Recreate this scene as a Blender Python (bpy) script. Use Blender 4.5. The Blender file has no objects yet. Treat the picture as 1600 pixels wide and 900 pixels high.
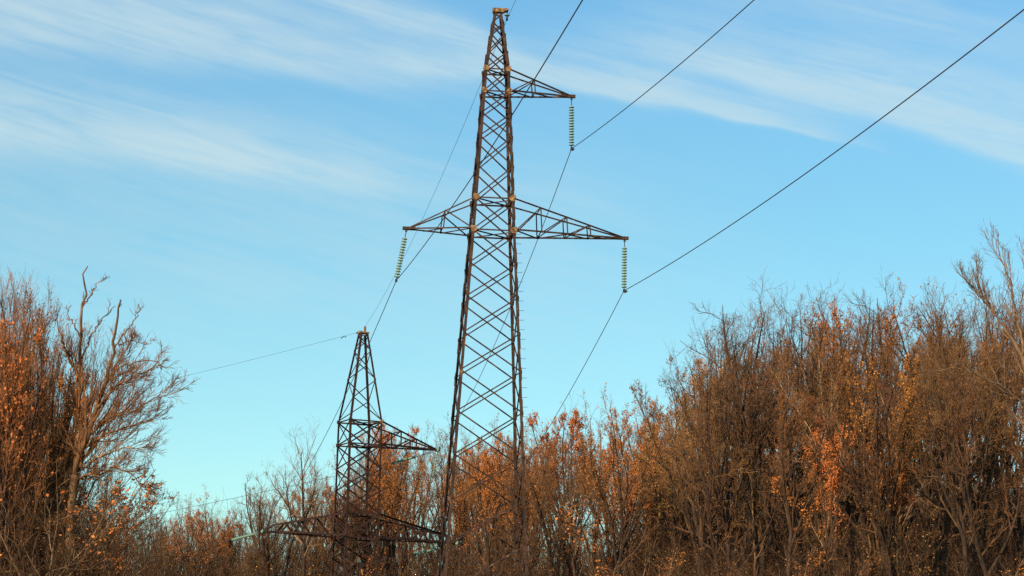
import bpy, math, random
import numpy as np
from mathutils import Vector, Matrix

C = bpy.context.scene
R = math.radians
PI = math.pi

# ------------------------------------------------------------------ camera
F_PX = 4300.0                      # focal length in pixels of the 1600 x 900 photograph
PITCH = math.atan(750 / F_PX)
ROLL = R(1.5)
CAM = np.array((0.0, 0.0, 1.6))
fw = np.array((0, math.cos(PITCH), math.sin(PITCH)))
r0 = np.array((1.0, 0, 0)); u0 = np.array((0, -math.sin(PITCH), math.cos(PITCH)))
rt = r0 * math.cos(ROLL) + u0 * math.sin(ROLL)
up = u0 * math.cos(ROLL) - r0 * math.sin(ROLL)
cam = bpy.data.cameras.new('camera'); co = bpy.data.objects.new('camera', cam)
C.collection.objects.link(co); C.camera = co
cam.sensor_width = 36; cam.lens = 36 * F_PX / 1600; cam.clip_start = .5; cam.clip_end = 9000
co.matrix_world = Matrix(((rt[0], up[0], -fw[0], CAM[0]), (rt[1], up[1], -fw[1], CAM[1]), (rt[2], up[2], -fw[2], CAM[2]), (0, 0, 0, 1)))

def at(px, py, Y):                 # a point at distance Y seen at photo pixel (px, py)
    d = fw + rt * (px - 800) / F_PX - up * (py - 450) / F_PX
    return CAM + d * (Y / d[1])

def proj(p):
    d = np.asarray(p, float) - CAM; k = F_PX / (d @ fw)
    return 800 + (d @ rt) * k, 450 - (d @ up) * k

def z_at(x, y, py):                # height over (x, y) that shows at photo row py
    a, b = -50.0, 120.0
    for _ in range(50):
        m = (a + b) / 2
        if proj((x, y, m))[1] > py: a = m
        else: b = m
    return a

# ------------------------------------------------------------------ sun, sky, exposure
SUN_EL = R(25); SUN_AZ = R(213)    # azimuth from +Y towards +X: behind the camera, from the left
C.view_settings.view_transform = 'Standard'; C.view_settings.look = 'None'
C.view_settings.gamma = 1; C.view_settings.exposure = 0.35
sd = bpy.data.lights.new('sun', 'SUN'); so = bpy.data.objects.new('sun', sd); C.collection.objects.link(so)
sd.energy = 5.0; sd.angle = R(.5); sd.color = (1, .81, .56)
sv = Vector((math.sin(SUN_AZ) * math.cos(SUN_EL), math.cos(SUN_AZ) * math.cos(SUN_EL), math.sin(SUN_EL)))
so.rotation_euler = sv.to_track_quat('Z', 'Y').to_euler()
so.location = (-40, -60, 60)

W = bpy.data.worlds.new('World'); C.world = W; W.use_nodes = True
nt = W.node_tree; N = nt.nodes; L = nt.links
for n in list(N): N.remove(n)
def nd(t, **k):
    n = N.new(t)
    for a, b in k.items(): setattr(n, a, b)
    return n
def mt(op, a, b=None, c=None, clamp=False):
    n = nd('ShaderNodeMath', operation=op, use_clamp=clamp)
    for i, v in enumerate((a, b, c)):
        if v is None: continue
        if isinstance(v, (int, float)): n.inputs[i].default_value = v
        else: L.new(v, n.inputs[i])
    return n.outputs[0]
sky = nd('ShaderNodeTexSky', sky_type='NISHITA', sun_disc=False)
sky.sun_elevation = SUN_EL; sky.sun_rotation = SUN_AZ; sky.air_density = 1.0; sky.dust_density = .3; sky.ozone_density = 1.2
tc = nd('ShaderNodeTexCoord'); sx = nd('ShaderNodeSeparateXYZ'); L.new(tc.outputs['Generated'], sx.inputs[0])
AZ = mt('ARCTAN2', sx.outputs[0], sx.outputs[1]); EL = mt('ARCSINE', sx.outputs[2])
def sky_ang(px, py):
    d = at(px, py, 1000) - CAM; d /= np.linalg.norm(d)
    return math.atan2(d[0], d[1]), math.asin(d[2])
def smooth(x, a, b):
    n = nd('ShaderNodeMapRange', interpolation_type='SMOOTHSTEP'); n.clamp = True
    L.new(x, n.inputs[0]); n.inputs[1].default_value = a; n.inputs[2].default_value = b
    return n.outputs[0]
# wind-drawn fibres of the cirrus
mp = nd('ShaderNodeCombineXYZ')
ang = R(-13)
P0 = mt('ADD', mt('MULTIPLY', AZ, math.cos(ang)), mt('MULTIPLY', EL, math.sin(ang)))
Q0 = mt('SUBTRACT', mt('MULTIPLY', EL, math.cos(ang)), mt('MULTIPLY', AZ, math.sin(ang)))
def noise(p, q, sc, detail, rough, dist=0, seed=0):
    v = nd('ShaderNodeCombineXYZ'); L.new(mt('MULTIPLY', P0, p), v.inputs[0]); L.new(mt('MULTIPLY', Q0, q), v.inputs[1]); v.inputs[2].default_value = seed
    n = nd('ShaderNodeTexNoise'); L.new(v.outputs[0], n.inputs['Vector'])
    n.inputs['Scale'].default_value = sc; n.inputs['Detail'].default_value = detail; n.inputs['Roughness'].default_value = rough; n.inputs['Distortion'].default_value = dist
    return n.outputs[0]
fib = noise(13, 190, 1, 8, .62, .35, 1.3)
wob = mt('MULTIPLY', mt('SUBTRACT', noise(16, 50, 1, 3, .5, 0, 7.7), .5), .012)
soft = noise(22, 60, 1, 4, .55, .4, 3.1)
def streak(p1, p2, w, s, curve=0.0, lo=1.0, hi=1.0, tail=.5):
    """one cirrus band from p1 to p2 (photo pixels), half width w px; lo / hi scale the lower / upper side"""
    a0, e0 = sky_ang(*p1); a1, e1 = sky_ang(*p2)
    ln = math.hypot(a1 - a0, e1 - e0); t = math.atan2(e1 - e0, a1 - a0); c, sn = math.cos(t), math.sin(t)
    dx = mt('SUBTRACT', AZ, a0); dy = mt('SUBTRACT', EL, e0)
    p = mt('DIVIDE', mt('ADD', mt('MULTIPLY', dx, c), mt('MULTIPLY', dy, sn)), ln)
    q = mt('SUBTRACT', mt('MULTIPLY', dy, c), mt('MULTIPLY', dx, sn))
    q = mt('ADD', q, wob)
    if curve: q = mt('SUBTRACT', q, mt('MULTIPLY', mt('MULTIPLY', p, mt('SUBTRACT', 1.0, p)), curve / F_PX * 4))
    ww = mt('MULTIPLY', mt('SUBTRACT', 1.0, mt('MULTIPLY', p, tail), clamp=True), w / F_PX)
    ww = mt('MAXIMUM', ww, .0006)
    pos = smooth(q, -.002, .002)
    k = mt('ADD', mt('MULTIPLY', pos, hi), mt('MULTIPLY', mt('SUBTRACT', 1.0, pos), lo))
    qq = mt('DIVIDE', q, mt('MULTIPLY', ww, k))
    g = mt('EXPONENT', mt('MULTIPLY', mt('MULTIPLY', qq, qq), -1.0))
    m = mt('MULTIPLY', smooth(p, -.25, .12), mt('SUBTRACT', 1.0, smooth(p, .72, 1.12)))
    return mt('MULTIPLY', mt('MULTIPLY', g, m), s)
bands = [
    streak((-260, 24), (740, 130), 38, .60, 14, .8, 2.4, .25),
    streak((-220, -50), (520, 70), 44, .42, 10, 1, 1.4, .2),
    streak((360, -40), (830, 96), 26, .68, 12, .7, 1.3, .45),
    streak((-260, 160), (620, 296), 44, .50, 16, .85, 2.0, .40),
    streak((-40, 200), (520, 262), 36, .38, 8, 1, 1.3, .3),
    streak((680, 100), (1350, 236), 22, .66, 20, .5, 2.0, .45),
    streak((860, 80), (1300, 170), 40, .2, 8, 1, 1.2, .2),
    streak((1060, 90), (1760, 310), 30, .62, 16, .6, 2.6, .0),
    streak((1260, 110), (1800, 230), 46, .32, 10, 1, 1.6, .0),
    streak((1140, -40), (1760, 100), 34, .26, 10, 1, 1.4, .1),
    streak((-500, 300), (1150, 420), 190, .20, 10, 1, 1, .2),
    streak((420, 260), (1000, 330), 40, .18, 8, 1, 1.2, .2),
]
tot = bands[0]
for b in bands[1:]: tot = mt('ADD', tot, b)
tex = mt('ADD', mt('MULTIPLY', smooth(fib, .30, .70), .52), mt('MULTIPLY', smooth(soft, .25, .7), .40))
cl = mt('MULTIPLY', tot, mt('ADD', tex, .14))
cl = mt('MULTIPLY', mt('SUBTRACT', 1.0, mt('EXPONENT', mt('MULTIPLY', cl, -1.75))), .88)
front = smooth(sx.outputs[1], 0, .3); cl = mt('MULTIPLY', cl, front)
# the air: clean blue above, paler and greener low down
grad = nd('ShaderNodeValToRGB'); cr = grad.color_ramp
L.new(mt('DIVIDE', mt('MAXIMUM', EL, 0.0), R(30)), grad.inputs[0])
SKYTINT = [(0.0, (.74, 1.03, .95)), (.13, (.76, 1.06, .98)), (.22, (.73, 1.055, 1.02)), (.375, (.64, 1.02, 1.03)), (.52, (.63, 1.04, 1.14)), (1, (.68, 1, 1.1))]
while len(cr.elements) < len(SKYTINT): cr.elements.new(.5)
for e, (p, c) in zip(cr.elements, SKYTINT): e.position = p; e.color = (*c, 1)
mx = nd('ShaderNodeMix', data_type='RGBA', blend_type='MULTIPLY'); mx.inputs[0].default_value = 1
L.new(sky.outputs[0], mx.inputs[6]); L.new(grad.outputs[0], mx.inputs[7])
ci = nd('ShaderNodeMix', data_type='RGBA'); L.new(cl, ci.inputs[0]); L.new(mx.outputs[2], ci.inputs[6]); ci.inputs[7].default_value = (5.0, 6.15, 6.3, 1)
bg = nd('ShaderNodeBackground'); bg.inputs[1].default_value = .101
L.new(ci.outputs[2], bg.inputs[0]); wo = nd('ShaderNodeOutputWorld'); L.new(bg.outputs[0], wo.inputs[0])

# ------------------------------------------------------------------ materials
def mat(name, c1, c2, scale=3, rough=.8, c3=None, metal=0.0, stretch=(1, 1, 1), bump=0, spread=(.35, .65), rnd=0.0, trans=0.0, detail=5, hue=0.0):
    m = bpy.data.materials.new(name); m.use_nodes = True
    n = m.node_tree.nodes; l = m.node_tree.links; b = n['Principled BSDF']
    tcn = n.new('ShaderNodeTexCoord'); mpn = n.new('ShaderNodeMapping'); mpn.inputs['Scale'].default_value = stretch
    l.new(tcn.outputs['Object'], mpn.inputs[0])
    no = n.new('ShaderNodeTexNoise'); no.inputs['Scale'].default_value = scale; no.inputs['Detail'].default_value = detail; no.inputs['Roughness'].default_value = .65
    l.new(mpn.outputs[0], no.inputs['Vector'])
    rp = n.new('ShaderNodeValToRGB'); rp.color_ramp.elements[0].position = spread[0]; rp.color_ramp.elements[1].position = spread[1]
    rp.color_ramp.elements[0].color = (*c1, 1); rp.color_ramp.elements[1].color = (*c2, 1)
    if c3: e = rp.color_ramp.elements.new(min(.97, spread[1] + .1)); e.color = (*c3, 1)
    l.new(no.outputs[0], rp.inputs[0]); out = rp.outputs[0]
    if rnd or hue:
        oi = n.new('ShaderNodeObjectInfo'); hs = n.new('ShaderNodeHueSaturation')
        mr = n.new('ShaderNodeMapRange'); mr.inputs[3].default_value = 1 - rnd; mr.inputs[4].default_value = 1 + rnd
        l.new(oi.outputs['Random'], mr.inputs[0]); l.new(mr.outputs[0], hs.inputs['Value'])
        m2 = n.new('ShaderNodeMath'); m2.operation = 'MULTIPLY'; m2.inputs[1].default_value = 7.31; l.new(oi.outputs['Random'], m2.inputs[0])
        m3 = n.new('ShaderNodeMath'); m3.operation = 'FRACT'; l.new(m2.outputs[0], m3.inputs[0])
        mr2 = n.new('ShaderNodeMapRange'); mr2.inputs[3].default_value = .5 - hue; mr2.inputs[4].default_value = .5 + hue; l.new(m3.outputs[0], mr2.inputs[0]); l.new(mr2.outputs[0], hs.inputs['Hue'])
        l.new(out, hs.inputs['Color']); out = hs.outputs[0]
    l.new(out, b.inputs['Base Color']); b.inputs['Roughness'].default_value = rough; b.inputs['Metallic'].default_value = metal
    b.inputs['Specular IOR Level'].default_value = .25
    if trans: b.inputs['Transmission Weight'].default_value = trans
    if bump:
        bp = n.new('ShaderNodeBump'); bp.inputs['Strength'].default_value = bump; bp.inputs['Distance'].default_value = .02
        l.new(no.outputs[0], bp.inputs['Height']); l.new(bp.outputs[0], b.inputs['Normal'])
    return m
M = {
    'steel': mat('weathered_steel', (.020, .012, .010), (.075, .036, .021), 4, .65, (.27, .16, .09), .2, (1, 1, .5), .3, (.38, .62)),
    'steel_far': mat('old_rusted_steel', (.020, .011, .009), (.062, .027, .018), 3, .7, (.14, .065, .038), .15, (1, 1, .6), .2, (.38, .68)),
    'plate': mat('sunlit_rusted_plate', (.09, .045, .020), (.34, .20, .09), 9, .6, (.68, .52, .31), .1, (1, 1, 1), .2, (.40, .60)),  # rust colour brightened: sunlight on the gussets is put into it
    'glass': mat('green_insulator_glass', (.13, .25, .18), (.22, .36, .26), 8, .2, trans=.1),
    'cap': mat('galvanised_cap', (.26, .25, .16), (.44, .42, .27), 10, .4, metal=.2),
    'wire': mat('aluminium_wire', (.035, .035, .04), (.06, .06, .065), 2, .6, metal=.2),
    'clamp': mat('dark_clamp_metal', (.02, .02, .02), (.05, .045, .04), 8, .5, metal=.4),
    'bark': mat('brown_bark', (.020, .011, .007), (.065, .036, .021), 6, .95, (.15, .09, .05), stretch=(1, 1, .25), bump=.6, spread=(.38, .62), rnd=.28, hue=.01),  # brown bark darkened, the wood's shade put into the trunk colour
    'limb_bark': mat('dark_limb_bark', (.040, .021, .011), (.125, .064, .031), 4, .95, (.22, .125, .065), stretch=(1, 1, .4), spread=(.36, .64), rnd=.25, hue=.01),
    'pale_bark': mat('pale_bark', (.15, .08, .04), (.46, .29, .15), 3, .9, (.62, .45, .27), stretch=(1, 1, .3), bump=.5, spread=(.34, .6), rnd=.1),
    'sun_bark': mat('patchy_pale_bark', (.06, .03, .015), (.22, .12, .055), 3.2, .9, (.60, .40, .20), stretch=(1, 1, .35), bump=.6, spread=(.36, .60)),
    'tan_bark': mat('tan_bark', (.09, .05, .028), (.22, .13, .07), 4, .9, (.34, .22, .13), stretch=(1, 1, .3), bump=.5, spread=(.34, .6)),
    'twig': mat('brown_twigs', (.115, .050, .020), (.255, .122, .050), .5, .9, (.38, .21, .10), spread=(.35, .6), rnd=.22, hue=.012),
    'red_twig': mat('russet_twigs', (.17, .066, .022), (.35, .15, .050), .5, .9, (.43, .21, .08), spread=(.35, .6), rnd=.2, hue=.01),
    'shaded_twig': mat('shaded_brown_twigs', (.035, .017, .008), (.105, .052, .024), .6, .9, (.20, .11, .055), spread=(.35, .64), rnd=.2),  # darker twig copy: shade low in the wood is put into the colour
    'shaded_litter': mat('shaded_dead_leaves', (.06, .026, .010), (.15, .066, .022), .7, .8, (.34, .15, .04), spread=(.35, .66), rnd=.2),  # dead leaves darkened to carry the undergrowth's shade in their colour
    'grey_twig': mat('grey_twigs', (.125, .067, .034), (.25, .145, .078), .6, .9, (.34, .215, .125), spread=(.35, .6), rnd=.15),
    'orange': mat('orange_leaves', (.36, .10, .022), (.50, .165, .036), .9, .7, (.54, .23, .055), spread=(.35, .6), rnd=.15, hue=.006),
    'gold': mat('golden_leaves', (.28, .092, .021), (.44, .155, .034), .9, .7, (.50, .22, .05), spread=(.35, .6), rnd=.15, hue=.007),
    'ochre': mat('ochre_leaves', (.20, .10, .026), (.36, .19, .04), .9, .7, (.44, .27, .06), spread=(.35, .6), rnd=.2, hue=.015),
    'brownleaf': mat('brown_leaves', (.13, .055, .020), (.26, .105, .032), .9, .75, (.33, .15, .045), spread=(.35, .6), rnd=.2, hue=.012),
    'ground': mat('dry_grass_ground', (.085, .06, .028), (.17, .12, .055), .35, .95, (.10, .10, .04), spread=(.35, .65), bump=.4, detail=9),
}

# ------------------------------------------------------------------ helpers
def link(o): C.collection.objects.link(o); return o
def tag(o, label, cat, group=None, kind=None):
    if label: o['label'] = label
    if cat: o['category'] = cat
    if group: o['group'] = group
    if kind: o['kind'] = kind
    return o
def thing(name, label, cat, loc=(0, 0, 0), group=None):
    o = link(bpy.data.objects.new(name, None)); o.location = loc; o.empty_display_size = .3
    return tag(o, label, cat, group)
def mesh_obj(name, verts, faces, m, parent=None, smoothed=False):
    me = bpy.data.meshes.new(name); me.from_pydata([tuple(map(float, v)) for v in verts], [], faces)
    me.materials.append(m)
    if smoothed: me.polygons.foreach_set('use_smooth', [True] * len(me.polygons))
    me.update(); o = link(bpy.data.objects.new(name, me))
    if parent: o.parent = parent
    return o
class MB:
    """collects beams, tubes and boxes; build() links them as one mesh object"""
    def __init__(s): s.v = []; s.f = []
    def add(s, vs, fs):
        k = len(s.v); s.v += [tuple(map(float, v)) for v in vs]; s.f += [tuple(i + k for i in f) for f in fs]
    def prism(s, a, b, prof, ex, ey):
        a = np.asarray(a, float); b = np.asarray(b, float); n = len(prof)
        vs = [a + ex * p + ey * q for p, q in prof] + [b + ex * p + ey * q for p, q in prof]
        fs = [(i, (i + 1) % n, n + (i + 1) % n, n + i) for i in range(n)] + [tuple(range(n))[::-1], tuple(range(n, 2 * n))]
        s.add(vs, fs)
    def angle(s, a, b, w, t, hint, flip=1):
        """steel angle section from a to b: two flanges of width w, one facing the hint direction"""
        a = np.asarray(a, float); b = np.asarray(b, float); d = b - a; d /= np.linalg.norm(d)
        h = np.asarray(hint, float); ex = np.cross(d, h); ex /= np.linalg.norm(ex); ey = np.cross(ex, d)
        ex = ex * flip
        prof = [(0, 0), (w, 0), (w, t), (t, t), (t, w), (0, w)]
        s.prism(a, b, prof if flip == 1 else prof[::-1], ex, -ey)
    def box(s, c, ax, ay, az):
        c, ax, ay, az = (np.asarray(q, float) for q in (c, ax, ay, az))
        vs = [c + ax * i + ay * j + az * k for k in (-1, 1) for j in (-1, 1) for i in (-1, 1)]
        s.add(vs, [(0, 2, 3, 1), (4, 5, 7, 6), (0, 1, 5, 4), (2, 6, 7, 3), (0, 4, 6, 2), (1, 3, 7, 5)])
    def tube(s, pts, r, sides=6):
        pts = np.asarray(pts, float); rr = np.broadcast_to(np.asarray(r, float), (len(pts),)); n = len(pts)
        tg = np.gradient(pts, axis=0); tg /= np.linalg.norm(tg, axis=1)[:, None]
        ref = np.array((0, 0, 1.0)) if abs(tg[:, 2]).mean() < .8 else np.array((1.0, 0, 0))
        vs = []
        for p, t, q in zip(pts, tg, rr):
            e = np.cross(t, ref); e /= np.linalg.norm(e); f = np.cross(t, e)
            vs += [p + (e * math.cos(2 * PI * i / sides) + f * math.sin(2 * PI * i / sides)) * q for i in range(sides)]
        fs = [(k * sides + i, k * sides + (i + 1) % sides, (k + 1) * sides + (i + 1) % sides, (k + 1) * sides + i) for k in range(n - 1) for i in range(sides)]
        fs += [tuple(range(sides))[::-1], tuple(range((n - 1) * sides, n * sides))]
        s.add(vs, fs)
    def build(s, name, m, parent=None, base=None, smoothed=False):
        v = s.v if base is None else [tuple(np.asarray(p) - base) for p in s.v]
        return mesh_obj(name, v, s.f, m, parent, smoothed)

# ------------------------------------------------------------------ ground
GY = [-600, -60, 0, 60, 126, 233, 330, 600, 1500, 9000]
GZ = [-14, -2, 0, 2.8, 7.1, 10.7, 13.5, 15, 10, 0]
def gz(x, y):
    return float(np.interp(y, GY, GZ)) + .25 * math.sin(x * .09 + 1) * math.sin(y * .07) * min(1, abs(y) / 60)
def build_ground():
    ys = np.concatenate([np.linspace(-600, -60, 10), np.arange(-50, 400, 6.0), np.linspace(420, 1500, 25), np.linspace(1800, 8000, 12)])
    xs = np.concatenate([np.linspace(-6000, -300, 12), np.arange(-280, 281, 8.0), np.linspace(300, 6000, 12)])
    v = [(x, y, gz(x, y)) for y in ys for x in xs]; nx = len(xs)
    f = [(j * nx + i, j * nx + i + 1, (j + 1) * nx + i + 1, (j + 1) * nx + i) for j in range(len(ys) - 1) for i in range(nx - 1)]
    tag(mesh_obj('ground', v, f, M['ground'], None, True), None, None, kind='structure')
build_ground()

# ------------------------------------------------------------------ pylons
class Pylon:
    def __init__(s, root, base, theta, hw, steel, legw, bracew):
        s.root = root; s.base = np.array(base, float); s.th = theta; s.hw = hw; s.m = steel; s.legw = legw; s.bw = bracew
        s.u = np.array((math.cos(theta), math.sin(theta), 0)); s.v = np.array((-math.sin(theta), math.cos(theta), 0)); s.k = np.array((0, 0, 1.0))
    def corner(s, i, z):           # corners 0..3 = near-left, near-right, far-right, far-left; z is world height
        su, sv = ((-1, -1), (1, -1), (1, 1), (-1, 1))[i]; h = s.hw(z)
        return np.array((s.base[0], s.base[1], z)) + s.u * su * h + s.v * sv * h
    def out(s, i):
        a, b = ((-1, -1), (1, -1), (1, 1), (-1, 1))[i]; return s.u * a, s.v * b
    def legs(s, zs, splice=()):
        for i in range(4):
            mb = MB(); ou, ov = s.out(i); pr = [(0, 0), (s.legw, 0), (s.legw, .014), (.014, .014), (.014, s.legw), (0, s.legw)]
            for a, b in zip(zs, zs[1:]):
                mb.prism(s.corner(i, a), s.corner(i, b), pr, -ou, -ov)
            leg = mb.build('leg', s.m, s.root, s.base)
            for z in splice:       # lapped splice straps outside the leg
                d = s.corner(i, z + .5) - s.corner(i, z); d /= np.linalg.norm(d); m2 = MB()
                p = s.corner(i, z)
                m2.box(p + ov * .012 - ou * s.legw * .42, ou * s.legw * .55, ov * .010, d * .30)
                m2.box(p + ou * .012 - ov * s.legw * .42, ou * .010, ov * s.legw * .55, d * .30)
                m2.build('splice_strap', s.m, leg, s.base)
    def faces(s): return ((0, 1, -s.v), (1, 2, s.u), (2, 3, s.v), (3, 0, -s.u))
    def xbrace(s, z0, z1, w=None, only=None):
        w = w or s.bw
        for i, j, o in s.faces():
            mb = MB()
            mb.angle(s.corner(i, z0) + o * .006, s.corner(j, z1) + o * .006, w, .008, o)
            mb.angle(s.corner(j, z0) - o * .012, s.corner(i, z1) - o * .012, w, .008, -o)
            mb.build('cross_brace', s.m, s.root, s.base)
    def zig(s, z0, z1, k, w=None):
        w = w or s.bw
        for n, (i, j, o) in enumerate(s.faces()):
            a, b = (i, j) if (k + n) % 2 else (j, i); mb = MB()
            mb.angle(s.corner(a, z0) + o * .006, s.corner(b, z1) + o * .006, w, .008, o)
            mb.build('diagonal_brace', s.m, s.root, s.base)
    def ring(s, z, w=None, diag=True):
        w = w or s.bw * 1.15
        mb = MB()
        for i, j, o in s.faces(): mb.angle(s.corner(i, z) + o * .016, s.corner(j, z) + o * .016, w, .01, o)
        if diag:
            mb.angle(s.corner(0, z) - s.k * .03, s.corner(2, z) - s.k * .03, w * .8, .01, s.k); mb.angle(s.corner(1, z) - s.k * .055, s.corner(3, z) - s.k * .055, w * .8, .01, s.k)
        mb.build('horizontal_ring', s.m, s.root, s.base)
    def gusset(s, i, z, face='v', sz=.22, m=None, side=1):
        ou, ov = s.out(i); p = s.corner(i, z); rr = random.Random(int(z * 100) + i)
        if face == 'v': n, t = ov, ou
        else: n, t = ou, ov
        c = p + n * .03 - t * sz * .15 * side
        h = sz * .8; pts = [(-sz, -h * .2), (-sz * .5, -h), (sz * .35, -h), (sz * .5, -h * .1), (sz * .45, h * .8), (-sz * .6, h * .5)]
        mb = MB(); mb.prism(c, c + n * .012, pts, t, s.k); mb.build('gusset_plate', m or s.m, s.root, s.base)
    def arm(s, sgn, zlow, ztop, L, stations, cw=None, zt=None, name='cross_arm', blunt=0.0):
        """tapering lattice arm of length L from the body axis; stations = distances of the upright frames"""
        cw = cw or s.bw * 1.2; zt = zlow if zt is None else zt
        ids = (1, 2) if sgn > 0 else (0, 3); A = s.u * sgn
        tip = np.array((s.base[0], s.base[1], zt)) + A * L
        mb = MB(); lo = []; hi = []
        for i in ids:
            sv = s.out(i)[1]
            a = s.corner(i, zlow) + sv * .02; b = tip + sv * .07 - A * .05; lo.append((a, b)); mb.angle(a, b, cw, .01, -s.k)
            a2 = s.corner(i, ztop) + sv * .02; b2 = tip + sv * .07 - A * (.1 + blunt * 1.5) + s.k * (.10 + blunt); hi.append((a2, b2)); mb.angle(a2, b2, cw * .9, .01, s.k)
            if blunt: mb.angle(b2, tip + sv * .07 - A * .1 + s.k * .08, cw * .9, .01, s.k)
        arm = mb.build(name, s.m, s.root, s.base)
        m2 = MB(); m2.box(tip + s.k * .05 - A * .12, A * .30, s.v * .095, s.k * .07); m2.build('tip_plate', s.m if s.m.name != 'weathered_steel' else M['steel'], arm, s.base)
        prev = [(p[0][0], p[1][0]) for p in zip(lo, hi)]       # (low, high) for each side at the body
        prev = [(lo[q][0], hi[q][0]) for q in range(2)]
        h0 = s.hw(zlow)
        for kk, st in enumerate(stations):
            t = (st - h0) / (L - h0); cur = []
            w = cw * .75; fr = MB()
            for q in range(2):
                a = lo[q][0] + (lo[q][1] - lo[q][0]) * t; b = hi[q][0] + (hi[q][1] - hi[q][0]) * t; cur.append((a, b)); o = s.out(ids[q])[1]
                fr.angle(a + o * .012, b + o * .012, w, .008, o)
            fr.angle(cur[0][1], cur[1][1], w, .008, s.k); fr.angle(cur[0][0], cur[1][0], w, .008, -s.k)
            fr.build('upright_frame', s.m, arm, s.base)
            for q in range(2):
                d = MB(); o = s.out(ids[q])[1]
                d.angle(prev[q][0] + o * .016, cur[q][1] + o * .016, w, .008, o); d.build('diagonal_brace', s.m, arm, s.base)
            d = MB()
            if kk % 2 == 0: d.angle(prev[0][0] - s.k * .02, cur[1][0] - s.k * .02, w, .008, -s.k)
            else: d.angle(prev[1][0] - s.k * .02, cur[0][0] - s.k * .02, w, .008, -s.k)
            d.build('plan_brace', s.m, arm, s.base)
            prev = cur
        d = MB(); d.angle(prev[0][0] - s.k * .02, (prev[1][0] + tip) / 2 - s.k * .02, cw * .7, .008, -s.k); d.build('plan_brace', s.m, arm, s.base)
        return tip, arm

def solve_len(base, u, z, px):     # arm length whose tip shows at photo column px
    a, b = .2, 25
    for _ in range(40):
        m = (a + b) / 2; x = proj((base[0] + u[0] * m, base[1] + u[1] * m, z))[0]
        if (x < px) == (u[0] > 0): a = m
        else: b = m
    return a

# --- the tall suspension pylon
D1 = 126.0; TH1 = R(5.7)
c1 = at(768.5, 362, D1); g1 = gz(c1[0], c1[1])
LEAN = 0
S1 = D1 / F_PX
def nl(py):                        # height of a joint on the near left leg seen at photo row py
    h = float(np.interp(py, (14, 20, 105.5, 140, 356.5, 576, 846, 925), (12, 13, 39.5, 44, 68.5, 95.5, 123.5, 133))) * S1 / 2
    return z_at(c1[0] - h * .9, c1[1] - h * 1.1, py)
LV = {k: nl(k) for k in (14, 20, 33, 51, 78, 105.5, 140, 174, 210, 256, 306.5, 356.5, 408, 460.5, 517, 576, 640, 708, 776, 846, 925)}
zs1 = [LV[k] for k in sorted(LV)]
zz = np.array([g1 - .3, LV[925], LV[846], LV[576], LV[356.5], LV[140], LV[105.5], LV[20], LV[14] + .5])
ww = np.array([152, 133, 123.5, 95.5, 68.5, 44, 39.5, 13, 12]) * S1 / 2
hw1 = lambda z: float(np.interp(z, zz, ww))
T1 = thing('pylon', 'tall brown lattice pylon in the middle with one long and two short arms', 'pylon', (c1[0], c1[1], g1))
P1 = Pylon(T1, (c1[0], c1[1], g1), TH1, hw1, M['steel'], .125, .060)
P1.legs([g1 - .3] + sorted(zs1)[:-1], splice=[nl(q) for q in (60, 90, 165, 205, 245, 285, 330, 395, 440, 480, 530, 580, 630, 665, 700, 730, 760, 810, 860)])
keys = [925, 846, 776, 708, 640, 576, 517, 460.5, 408, 356.5, 306.5, 256, 210, 174, 140, 105.5, 78, 51, 33]
zg = g1 + .3
P1.xbrace(zg, LV[925], .08)
for a, b in zip(keys, keys[1:]): P1.xbrace(LV[a], LV[b])
P1.zig(LV[33], LV[20], 0)
for k in (356.5, 306.5, 140, 105.5): P1.ring(LV[k])
P1.ring(LV[20], .05, False)
for k, hot in ((105.5, 1), (140, 1), (306.5, 1), (356.5, 1)):
    for i in range(4):
        P1.gusset(i, LV[k] + .02, 'v', .19 if k < 200 else .22, M['plate'] if i in (0, 1) else M['steel'])  # near plates take the brighter copy, with sunlight painted in
for k in (408, 460.5, 517, 576, 640, 708, 776):
    for i in (0, 1, 2, 3): P1.gusset(i, LV[k], 'v', .09)
tipR, armR = P1.arm(1, LV[356.5], LV[306.5], solve_len(c1, P1.u, LV[356.5], 976), [s * 1 for s in (2.25, 3.50, 4.62)])
tipL, armL = P1.arm(-1, LV[356.5], LV[306.5], solve_len(c1, -P1.u, LV[356.5], 635), [2.36])
tipU, armU = P1.arm(1, LV[140], LV[105.5], solve_len(c1, P1.u, LV[140], 893), [1.83])
# peak bracket that carries the shield wire
b = MB(); zt = LV[20]; pc = np.array((c1[0], c1[1], zt))
b.prism(pc - P1.v * .22, pc + P1.v * .22, [(-.24, .06), (.22, .06), (.50, .20), (.46, .25), (-.26, .25)], P1.u, P1.k)
b.build('peak_bracket', M['plate'], T1, P1.base)
for n in range(22):                # climbing bolts up the near right leg
    z = nl(452) - n * .44 + (.44 * 5 if n < 5 else 0) * 0 
    z = LV[356.5] - .2 - n * .45; p = P1.corner(1, z)
    q = MB(); q.tube([p - P1.u * .02, p + P1.u * .22, p + P1.u * .235 + P1.k * .03], .010, 5); q.build('climbing_bolt', M['steel'], T1, P1.base)
for n in range(3):
    P1_f = MB()
# concrete footings
for i in range(4):
    p = P1.corner(i, g1); q = MB(); q.box(p - np.array((0, 0, .1)), (.3, 0, 0), (0, .3, 0), (0, 0, .35)); q.build('footing', M['cap'], T1, P1.base)

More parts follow.
